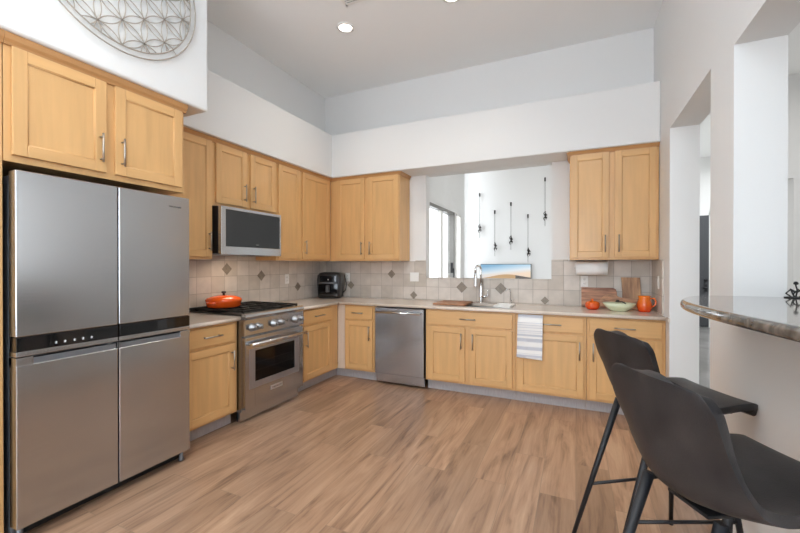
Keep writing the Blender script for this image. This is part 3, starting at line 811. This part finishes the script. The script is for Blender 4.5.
# air fryer in the corner
af = thing('air_fryer', 'black drawer-style air fryer in the worktop corner', 'air fryer', (-3.0, 4.335, CT + .0005), math.radians(22))
af.scale = (1.1, 1.05, 1.02)
def rrect(hx, hy, r, n=6):
    out = []
    for cx, cy, a0 in ((hx - r, hy - r, 0), (-hx + r, hy - r, PI / 2), (-hx + r, -hy + r, PI), (hx - r, -hy + r, 1.5 * PI)):
        for k in range(n + 1): a = a0 + PI / 2 * k / n; out.append((cx + r * math.cos(a), cy + r * math.sin(a)))
    return out
b = MB()
levels = [(.005, .125, .125), (.02, .135, .135), (.15, .142, .142), (.24, .144, .142), (.30, .140, .135), (.33, .12, .115), (.34, .07, .07)]
rings = []
for z, hx_, hy_ in levels:
    rings.append([b.bm.verts.new((x, y, z)) for x, y in rrect(hx_, hy_, .05)])
for a, c in zip(rings, rings[1:]):
    for k in range(len(a)):
        f = b.bm.faces.new((a[k], a[(k + 1) % len(a)], c[(k + 1) % len(a)], c[k])); f.smooth = True
b.bm.faces.new(rings[0][::-1]); b.bm.faces.new(rings[-1])
b.build('body', mat('black_satin_plastic', L(40, 40, 42), .3), af)
b = MB(); b.prism(rrect(.118, .01, .008), .03, .19, .004, mtx=Matrix.Translation((0, -.143, 0)))
ba = b.build('basket_front', M['black_gloss'], af)
b = MB(); b.box(-.02, .02, -.205, -.15, .085, .175, .01, 0, 3)
b.build('handle', mat('dark_grey_grip', L(70, 70, 72), .35), ba)
b = MB(); b.prism(rrect(.10, .008, .006), .215, .295, .004, mtx=Matrix.Translation((0, -.141, 0)))
pn = b.build('control_panel', M['black_gloss'], af)
MB().lathe([(0, 0), (.008, 0), (.008, .003), (0, .003)], 12, mtx=Matrix.Translation((.0, -.149, .245)) @ Matrix.Rotation(PI / 2, 4, 'X')).build('button', M['white'], pn)
b = MB(); b.tube([(.13, .06, .06), (.175, .05, .10), (.185, .05, .18), (.165, .06, .26), (.15, .10, .30)], .006, 8)
b.build('power_cord', M['black_metal'], af)

# right-hand group on the back worktop
def spread(outline, th, m, name, loc, rot, label, mi=0):
    b = MB(); b.prism(outline, -th / 2, th / 2, .003, mtx=Matrix.Rotation(PI / 2, 4, 'X'))
    o = b.build(name, m, None, loc); o.rotation_euler = rot
    return tag(o, label, 'cutting board')
tilt = math.radians(-12)
spread([(-.165, 0), (.165, 0), (.165, .16), (.155, .19), (.13, .205), (-.165, .205)], .018, M['board_d'], 'cutting_board', (.215, 4.500, CT + .003), (tilt, 0, 0), 'oblong brown cutting board leaning behind the small orange pot')
spread([(-.085, 0), (.085, 0), (.083, .15), (.078, .315), (-.088, .315), (-.078, .16)], .018, M['board_v'], 'cutting_board', (.503, 4.475, CT + .003), (math.radians(-9), 0, 0), 'tall upright live-edge cutting board, highest of the leaning boards')
ol = []
for k in range(15): a = PI * k / 14; ol.append((-.09 + .09 * math.cos(PI - a + 0) * 1, .05 + .085 * math.sin(a)))
ol = [(-.18, 0), (.24, 0), (.24, .085), (.20, .10), (.03, .11)] + [(-.075 + .105 * math.cos(a), .045 + .10 * math.sin(a)) for a in [PI * (.25 + .7 * k / 10) for k in range(11)]]
spread(ol, .018, M['board_v'] and mat('olive_wood', L(208, 156, 116), .5, col2=L(96, 58, 40), nscale=5, stretch=(2, 6, 6)), 'cutting_board', (.395, 4.432, CT + .003), (math.radians(-12), 0, 0), 'low paddle-shaped cutting board leaning behind the pale green bowl')
pk = thing('mini_casserole', 'small round orange lidded pot left of the pale green bowl', 'pot', (.147, 4.30, CT + .0005))
b = MB(); b.lathe([(0, .001), (.045, .001), (.062, .018), (.066, .04), (.064, .052), (0, .052)], 28); b.build('pot_body', M['jug'], pk)
b = MB(); b.lathe([(.066, .052), (.066, .058), (.055, .074), (.030, .084), (0, .086)], 28); o = b.build('lid', M['jug'], pk)
MB().lathe([(0, .085), (.008, .085), (.011, .094), (.013, .100), (.008, .105), (0, .106)], 14).build('knob', M['jug'], o)
bw = thing('bowl', 'wide shallow pale green bowl on the right end of the worktop', 'bowl', (.375, 4.255, CT + .0005))
b = MB(); b.lathe([(0, .001), (.07, .001), (.075, .008), (.12, .040), (.142, .074), (.138, .076), (.115, .046), (.068, .016), (0, .012)], 40, sy=.85)
b.build('bowl_shell', M['bowl'], bw)
sp_ = thing('garlic_press', 'dark small kitchen tool resting across the pale green bowl', 'utensil', (.375, 4.255, CT + .0785))
b = MB(); b.tube([(-.02, .115, .0), (.03, .02, .0075), (.045, -.10, .002)], [.005, .006, .005], 8); b.tube([(.0, .09, .0), (.02, .03, .006)], [.004, .006], 8)
b.build('grip', M['black_metal'], sp_)
MB().lathe([(0, 0), (.016, 0), (.018, .012), (.010, .02), (0, .02)], 12, ox=-.005, oy=.07).build('cup', M['bronze'], sp_)
jg = thing('pitcher', 'orange glazed pitcher with a side handle at the worktop end', 'pitcher', (.585, 4.27, CT + .0005))
b = MB(); b.lathe([(0, .001), (.046, .001), (.054, .012), (.062, .05), (.060, .085), (.048, .115), (.047, .13), (.054, .148), (.050, .147), (.043, .13), (.044, .115), (.055, .08), (.056, .05), (.046, .012), (0, .01)], 32)
b.build('pitcher_body', M['jug'], jg)
MB().tube([(.048, 0, .125), (.078, .0, .128), (.092, 0, .10), (.085, 0, .065), (.058, 0, .045)], .008, 10).build('handle', M['jug'], jg)

# paper towel roll under the right wall cabinet
pt = thing('paper_towel_roll', 'white paper towel roll mounted under the right wall cabinet', 'paper towel', (.140, 4.40, 1.326), 0)
RX = Matrix.Rotation(PI / 2, 4, 'Y')
MB().lathe([(.02, -.145), (.068, -.145), (.068, .145), (.02, .145), (.02, -.145)], 32, mtx=RX).build('roll', M['paper'], pt)
MB().tube([(-.158, 0, 0), (.158, 0, 0)], .008, 10).build('rod', M['chrome'], pt)
for s in (-1, 1): MB().box(s * .1515 - .003, s * .1515 + .003, -.010, .010, -.010, .0835, .002).build('bracket', M['white'], pt)

# outlets and switch
def plate(loc, rz, kind, label, w=.072):
    t = thing('outlet' if kind == 'o' else 'light_switch', label, 'outlet' if kind == 'o' else 'switch', loc, rz, None)
    MB().box(-w / 2, w / 2, -.006, 0, -.058, .058, .002).build('face_plate', M['white'], t)
    if kind == 'o':
        for z in (-.022, .022):
            s_ = MB().lathe([(0, 0), (.016, 0), (.015, .002), (0, .002)], 18, mtx=Matrix.Translation((0, -.006, z)) @ Matrix.Rotation(PI / 2, 4, 'X')).build('socket', M['white'], t)
            b = MB()
            for x in (-.006, .006): b.box(x - .001, x + .001, -.0085, -.0078, z - .004, z + .006)
            b.build('slots', M['tag'], s_)
    else:
        n = 2 if w > .1 else 1
        for k in range(n):
            x = (k - (n - 1) / 2) * .046
            MB().box(x - .016, x + .016, -.010, -.006, -.032, .032, .002).build('rocker', M['white'], t)
    return t
plate((XL + .0125, 3.744, 1.187), LR, 'o', 'white outlet on the left tiled wall, right of the range')
plate((-2.872, YB - .0125, 1.19), 0, 'o', 'white outlet behind the right side of the air fryer')
plate((-1.876, YB - .0125, 1.206), 0, 's', 'white double light switch on the tile above the dishwasher', .118)
plate((.078, YB - .0125, 1.185), 0, 'o', 'white outlet below the paper towel roll')
plate((XR - .0125, 4.215, 1.20), -LR, 's', 'light switch on the tiled side wall by the orange pitcher')

# ------------------------------------------------------------------ wall art: wire flower pattern in rings
art = thing('wall_art', 'round wire wall art of interlaced circles above the refrigerator', 'wall art', (-2.463, 1.412, 3.12), LR)
RR, RI = .487, .45
def ring(b, cx, cz, r, tr, a0=0, a1=2 * PI, n=96, y=0):
    full = abs(a1 - a0 - 2 * PI) < 1e-6
    k = n if full else max(4, int(n * (a1 - a0) / (2 * PI)))
    pts = [(cx + r * math.cos(a0 + (a1 - a0) * i / k), y, cz + r * math.sin(a0 + (a1 - a0) * i / k)) for i in range(k + (0 if full else 1))]
    b.tube(pts, tr, 6, closed=full)
b = MB(); ring(b, 0, 0, RR, .0045); b.build('outer_ring', M['ring'], art)
b = MB(); ring(b, 0, 0, RI, .0045); b.build('inner_ring', M['ring'], art)
b = MB(); a_ = RI / 3.0
for i in range(-4, 5):
    for j in range(-4, 5):
        cz, cx = a_ * (i + j * .5), a_ * j * math.sqrt(3) / 2
        # keep only the arc inside the inner ring
        samp = 120; ins = [math.hypot(cx + a_ * math.cos(2 * PI * k / samp), cz + a_ * math.sin(2 * PI * k / samp)) <= RI + .001 for k in range(samp)]
        if all(ins): ring(b, cx, cz, a_, .0032, n=48); continue
        if not any(ins): continue
        k = 0
        start = next(k for k in range(samp) if ins[k] and not ins[k - 1]); ln = 0
        while ins[(start + ln) % samp]: ln += 1
        if ln > 3: ring(b, cx, cz, a_, .0032, 2 * PI * start / samp, 2 * PI * (start + ln - 1) / samp, n=48)
b.build('flower_pattern', M['ring'], art)
for k in range(4):
    a = PI / 4 + k * PI / 2
    MB().tube([(RI * math.cos(a), 0, RI * math.sin(a)), (RR * math.cos(a), 0, RR * math.sin(a))], .003, 6).build('strut', M['ring'], art)
    MB().tube([(RI * math.cos(a), 0.002, RI * math.sin(a)), (RI * math.cos(a), .0165, RI * math.sin(a))], .003, 6).build('wall_pin', M['ring'], art)

# ------------------------------------------------------------------ ceiling lamps and vent
def downlight(x, y, label, first=[None]):
    if first[0] is not None: return copy_thing(first[0], (x, y, ZC), 0, label)
    t = thing('recessed_light', label, 'ceiling light', (x, y, ZC), 0, 'recessed ceiling lights')
    MB().lathe([(.062, -.001), (.088, -.001), (.090, -.006), (.064, -.012), (.062, -.001)], 32).build('trim_ring', M['white'], t)
    MB().lathe([(0, -.006), (.062, -.006), (.062, -.001), (0, -.001)], 24).build('lens', M['lamp'], t)
    first[0] = t
    return t
def downlight_beam(x, y, w=36):
    l = bpy.data.lights.new('downlight_beam', 'SPOT'); l.energy = w; l.spot_size = math.radians(125); l.spot_blend = .8; l.shadow_soft_size = .07; l.color = (1, .90, .76)
    o = bpy.data.objects.new('downlight_beam', l); C.objects.link(o); o.location = (x, y, ZC - .02)
LAMPS = [(-2.096, 3.286, 'lit recessed ceiling light beside the air vent'), (-1.0, 3.293, 'recessed ceiling light cut by the top edge of the photo')]
for x, y, lb in LAMPS:
    downlight(x, y, lb); downlight_beam(x, y)
for x, y in ((-1.9, .9), (-.5, .9)): downlight_beam(x, y)
vt = thing('ceiling_vent', 'white louvred air vent in the ceiling, top edge of the photo', 'vent', (-1.767, 2.867, ZC), math.radians(0))
b = MB()
for s in (-1, 1): b.box(-.15, .15, s * .14 - .012, s * .14 + .012, -.008, -.0005, .002); b.box(s * .14 - .012, s * .14 + .012, -.15, .15, -.008, -.0005, .002)
b.build('vent_frame', M['white'], vt)
b = MB()
for k in range(11): b.box(-.128, .128, -.125 + k * .025 - .008, -.125 + k * .025 + .008, -.010, -.007)
b.build('louvres', M['white'], vt)
MB().box(-.13, .13, -.13, .13, -.003, -.0008).build('duct_shadow_plate', M['steel_side'], vt)

# ------------------------------------------------------------------ family room: television and climbing figures
tv = thing('television', 'flat television with a desert picture, seen behind the sink', 'television', (-1.30, 7.965, 1.093))
MB().box(-.497, .497, -.02, .03, -.284, .284, .004).build('casing', M['black_metal'], tv)
MB().box(-.489, .489, -.0225, -.0195, -.272, .276).build('screen', M['screen'], tv)
def figure():
    """one small bronze climber hanging on its wire: one continuous body"""
    me = bpy.data.meshes.new('climber_figure')
    V = [(0, 0, .03), (0, -.012, .062), (.002, -.014, .095), (.002, -.02, .118), (.002, -.022, .138),
         (-.022, -.016, .092), (-.034, -.03, .108), (-.004, -.034, .152), (.026, -.016, .092), (.04, -.028, .072), (.008, -.036, .062),
         (-.015, -.002, .026), (-.034, -.038, .012), (-.016, -.03, -.034), (-.012, -.046, -.04), (.016, -.002, .024), (.036, -.03, .034), (.022, -.022, -.012), (.024, -.04, -.018)]
    Ed = [(0, 1), (1, 2), (2, 3), (3, 4), (2, 5), (5, 6), (6, 7), (2, 8), (8, 9), (9, 10), (0, 11), (11, 12), (12, 13), (13, 14), (0, 15), (15, 16), (16, 17), (17, 18)]
    Rr = [.017, .016, .019, .008, .016, .009, .007, .006, .009, .007, .006, .013, .010, .007, .006, .013, .010, .007, .006]
    me.from_pydata([Vector(v) for v in V], Ed, [])
    tmp = bpy.data.objects.new('climber', me); C.objects.link(tmp)
    tmp.modifiers.new('skin', 'SKIN').use_smooth_shade = True      # adding the modifier makes the skin layer
    for i, r in enumerate(Rr): me.skin_vertices[0].data[i].radius = (r, r)
    me.skin_vertices[0].data[0].use_root = True
    tmp.modifiers.new('smooth', 'SUBSURF').levels = 1
    bpy.context.view_layer.update()
    body = bpy.data.meshes.new_from_object(tmp.evaluated_get(bpy.context.evaluated_depsgraph_get()))
    body.name = 'climber_body'; bpy.data.objects.remove(tmp)
    body.materials.clear(); body.materials.append(M['bronze'])
    return body
fig_me = figure()
first = None
# x along the far wall, height of the hook, height of the figure
CL = [(-1.816, 2.843, 2.085, 'leftmost climber sculpture on the far wall, by the corner'), (-1.508, 2.472, 1.706, 'climber sculpture hung low, second from the left'),
      (-1.190, 2.614, 1.831, 'climber sculpture in the middle of the five on the far wall'), (-0.864, 2.356, 1.585, 'lowest climber sculpture, above the right end of the television'),
      (-0.550, 3.047, 2.280, 'highest climber sculpture, at the right edge of the opening')]
for i, (x, zt_, zf, lb) in enumerate(CL):
    t = thing('climber_sculpture', lb, 'wall sculpture', (x, 7.985, zf), 0, 'climbers on wires on the far wall')
    b = MB(); b.tube([(0, -.035, -.17), (0, -.035, zt_ - zf)], .0032, 6); b.build('wire', M['bronze'], t)
    b = MB(); b.tube([(0, .0145, zt_ - zf - .02), (0, -.04, zt_ - zf - .02)], .008, 8); b.box(-.014, .014, -.052, -.026, zt_ - zf - .075, zt_ - zf, .005)
    b.build('wall_hook', M['bronze'], t)
    fo = bpy.data.objects.new('figure', fig_me); C.objects.link(fo); fo.parent = t; fo.location = (.004, -.030, -.03); fo.scale = (.9, .9, .9)
    if i % 2: fo.rotation_euler = (0, 0, .5)
    MB().lathe([(0, -.012), (.009, -.008), (.012, 0), (.009, .008), (0, .012)], 12, mtx=Matrix.Translation((.006, -.058, .148 * .9 - .03))).build('head', M['bronze'], t)

# ------------------------------------------------------------------ bar top, ornament, stools
BT, BBt = 1.21, 1.170
out = [(.70, .37), (.66, .55), (.59, .80), (.53, 1.05), (.478, 1.28), (.443, 1.46), (.420, 1.60), (.405, 1.74), (.398, 1.86), (.402, 1.97), (.418, 2.07), (.445, 2.17), (.485, 2.265), (.54, 2.34), (.61, 2.385), (.69, 2.396), (.80, 2.397), (1.35, 2.397), (1.35, .37)]
# smooth the curved front
def chaikin(p):
    o = []
    n = len(p)
    for i in range(n):
        a, c = Vector(p[i]), Vector(p[(i + 1) % n])
        if i >= 15: o.append(p[i]); continue
        o.append(tuple(a * .75 + c * .25)); o.append(tuple(a * .25 + c * .75))
    return o
o2 = chaikin(out)
b = MB(); b.prism(o2, BBt, BT, .0175, seg=6, smooth=False)
o = b.build('granite_counter', M['granite']); tag(o, 'curved brown granite counter on the half wall at right', 'counter')
for p in o.data.polygons: p.use_smooth = abs(p.normal.z) < .98
od_ = thing('ornament', 'small black wire ornament at the back of the bar top', 'ornament', (.905, 2.335, BT + .0005))
od_.scale = (.52, .52, .55)
MB().lathe([(0, 0), (.075, 0), (.078, .006), (.05, .010), (0, .010)], 24).build('base', M['black_metal'], od_)
b = MB()
for k in range(5):
    a = 2 * PI * k / 5 + .3
    b.tube([(.03 * math.cos(a), .03 * math.sin(a), .009), (.062 * math.cos(a), .062 * math.sin(a), .035), (.04 * math.cos(a + .6), .04 * math.sin(a + .6), .07), (.012 * math.cos(a), .012 * math.sin(a), .05)], .006, 6)
b.tube([(0, 0, .01), (.01, 0, .06), (0, .01, .115)], .006, 6); b.lathe([(0, .105), (.016, .112), (.018, .122), (.010, .134), (0, .136)], 10)
b.build('scrollwork', M['black_metal'], od_)

def make_stool(label):
    """local frame: x forward, y left; origin on the floor under the seat back"""
    t = thing('bar_stool', label, 'bar stool', (0, 0, 0), 0, 'bar stools at the granite bar')
    # side profile from the front lip, over the seat, up the back (x, z, half width)
    P = [(.474, .724, .160), (.480, .735, .176), (.468, .743, .190), (.40, .742, .200), (.30, .728, .203), (.20, .712, .204), (.11, .705, .204), (.045, .725, .203), (.010, .785, .202), (-.004, .865, .200), (-.012, .94, .200), (-.017, .99, .196), (-.020, 1.012, .188), (-.022, 1.032, .172), (-.023, 1.044, .152), (-.024, 1.048, .120)]
    n = len(P) - 1
    def cr(f):
        i = min(int(f), n - 1); u = f - i
        p0, p1, p2, p3 = P[max(i - 1, 0)], P[i], P[i + 1], P[min(i + 2, n)]
        return [.5 * (2 * p1[k] + (p2[k] - p0[k]) * u + (2 * p0[k] - 5 * p1[k] + 4 * p2[k] - p3[k]) * u * u + (3 * p1[k] - p0[k] - 3 * p2[k] + p3[k]) * u ** 3) for k in range(3)]
    def surf(u, v):
        f = v * n
        x, z, w = cr(f)
        s = 2 * u - 1
        back = max(0, min(1, (f - 5.5) / 3.0))           # 0 on the seat, 1 on the back
        mid = math.exp(-((f - 7) / 2.2) ** 2)
        e = abs(s) ** 2.4
        y = w * s * (1 - .03 * mid)
        z += e * (.006 * (1 - back) + .030 * mid) * (1 if f > 1.5 else f / 1.5)
        x += abs(s) ** 2 * (.014 * back + .070 * mid)
        return (x, y, z)
    b = MB(); b.grid(surf, 20, 60)
    sh = b.build('seat_shell', M['leather'], t)
    so = sh.modifiers.new('thick', 'SOLIDIFY'); so.thickness = .028; so.offset = -1
    bv = sh.modifiers.new('round', 'BEVEL'); bv.width = .011; bv.segments = 3; bv.limit_method = 'ANGLE'; bv.angle_limit = math.radians(50)
    # piping seam across the front of the seat
    sv = MB(); sv.tube([(surf(u / 18, .235)[0], surf(u / 18, .235)[1], surf(u / 18, .235)[2] + .0005) for u in range(0, 19)], .0028, 6)
    sv.build('seam', M['leather'], sh)
    MB().box(.10, .22, -.07, .07, .672, .684, .004).build('under_plate', M['black_metal'], t)
    feet = {}
    for sx, xt, xb in ((0, .085, -.135), (1, .365, .435)):
        for s in (-1, 1):
            tp, bt = Vector((xt, s * .125, .700 if sx == 0 else .72)), Vector((xb, s * (.155 if sx == 0 else .215), .004))
            feet[(sx, s)] = (tp, bt)
            lg = MB().tube([tp, bt], [.0165, .0095], 14).build('leg', M['black_metal'], t)
            MB().lathe([(0, 0), (.0115, 0), (.0115, .012), (0, .012)], 12, ox=bt.x, oy=bt.y).build('foot_cap', M['black_matte'], lg)
    def at(k, z):
        a, c = feet[k]; return a + (c - a) * ((a.z - z) / (a.z - c.z))
    for a, c in (((1, -1), (1, 1)), ((0, -1), (1, -1)), ((0, 1), (1, 1))):
        z = .275
        MB().tube([at(a, z), at(c, z)], .0075, 10).build('footrest_rail', M['black_metal'], t)
    return t
def place(t, bx, by, deg):
    t.location = (bx, by, 0); t.rotation_euler = (0, 0, math.radians(deg))
s1 = make_stool('charcoal leather bar stool farther from the camera, under the bar end')
place(s1, .178, 2.03, 29)
s2 = copy_thing(s1, (.202, 1.298, 0), math.radians(30), 'charcoal leather bar stool nearest the camera, cut by the right edge')
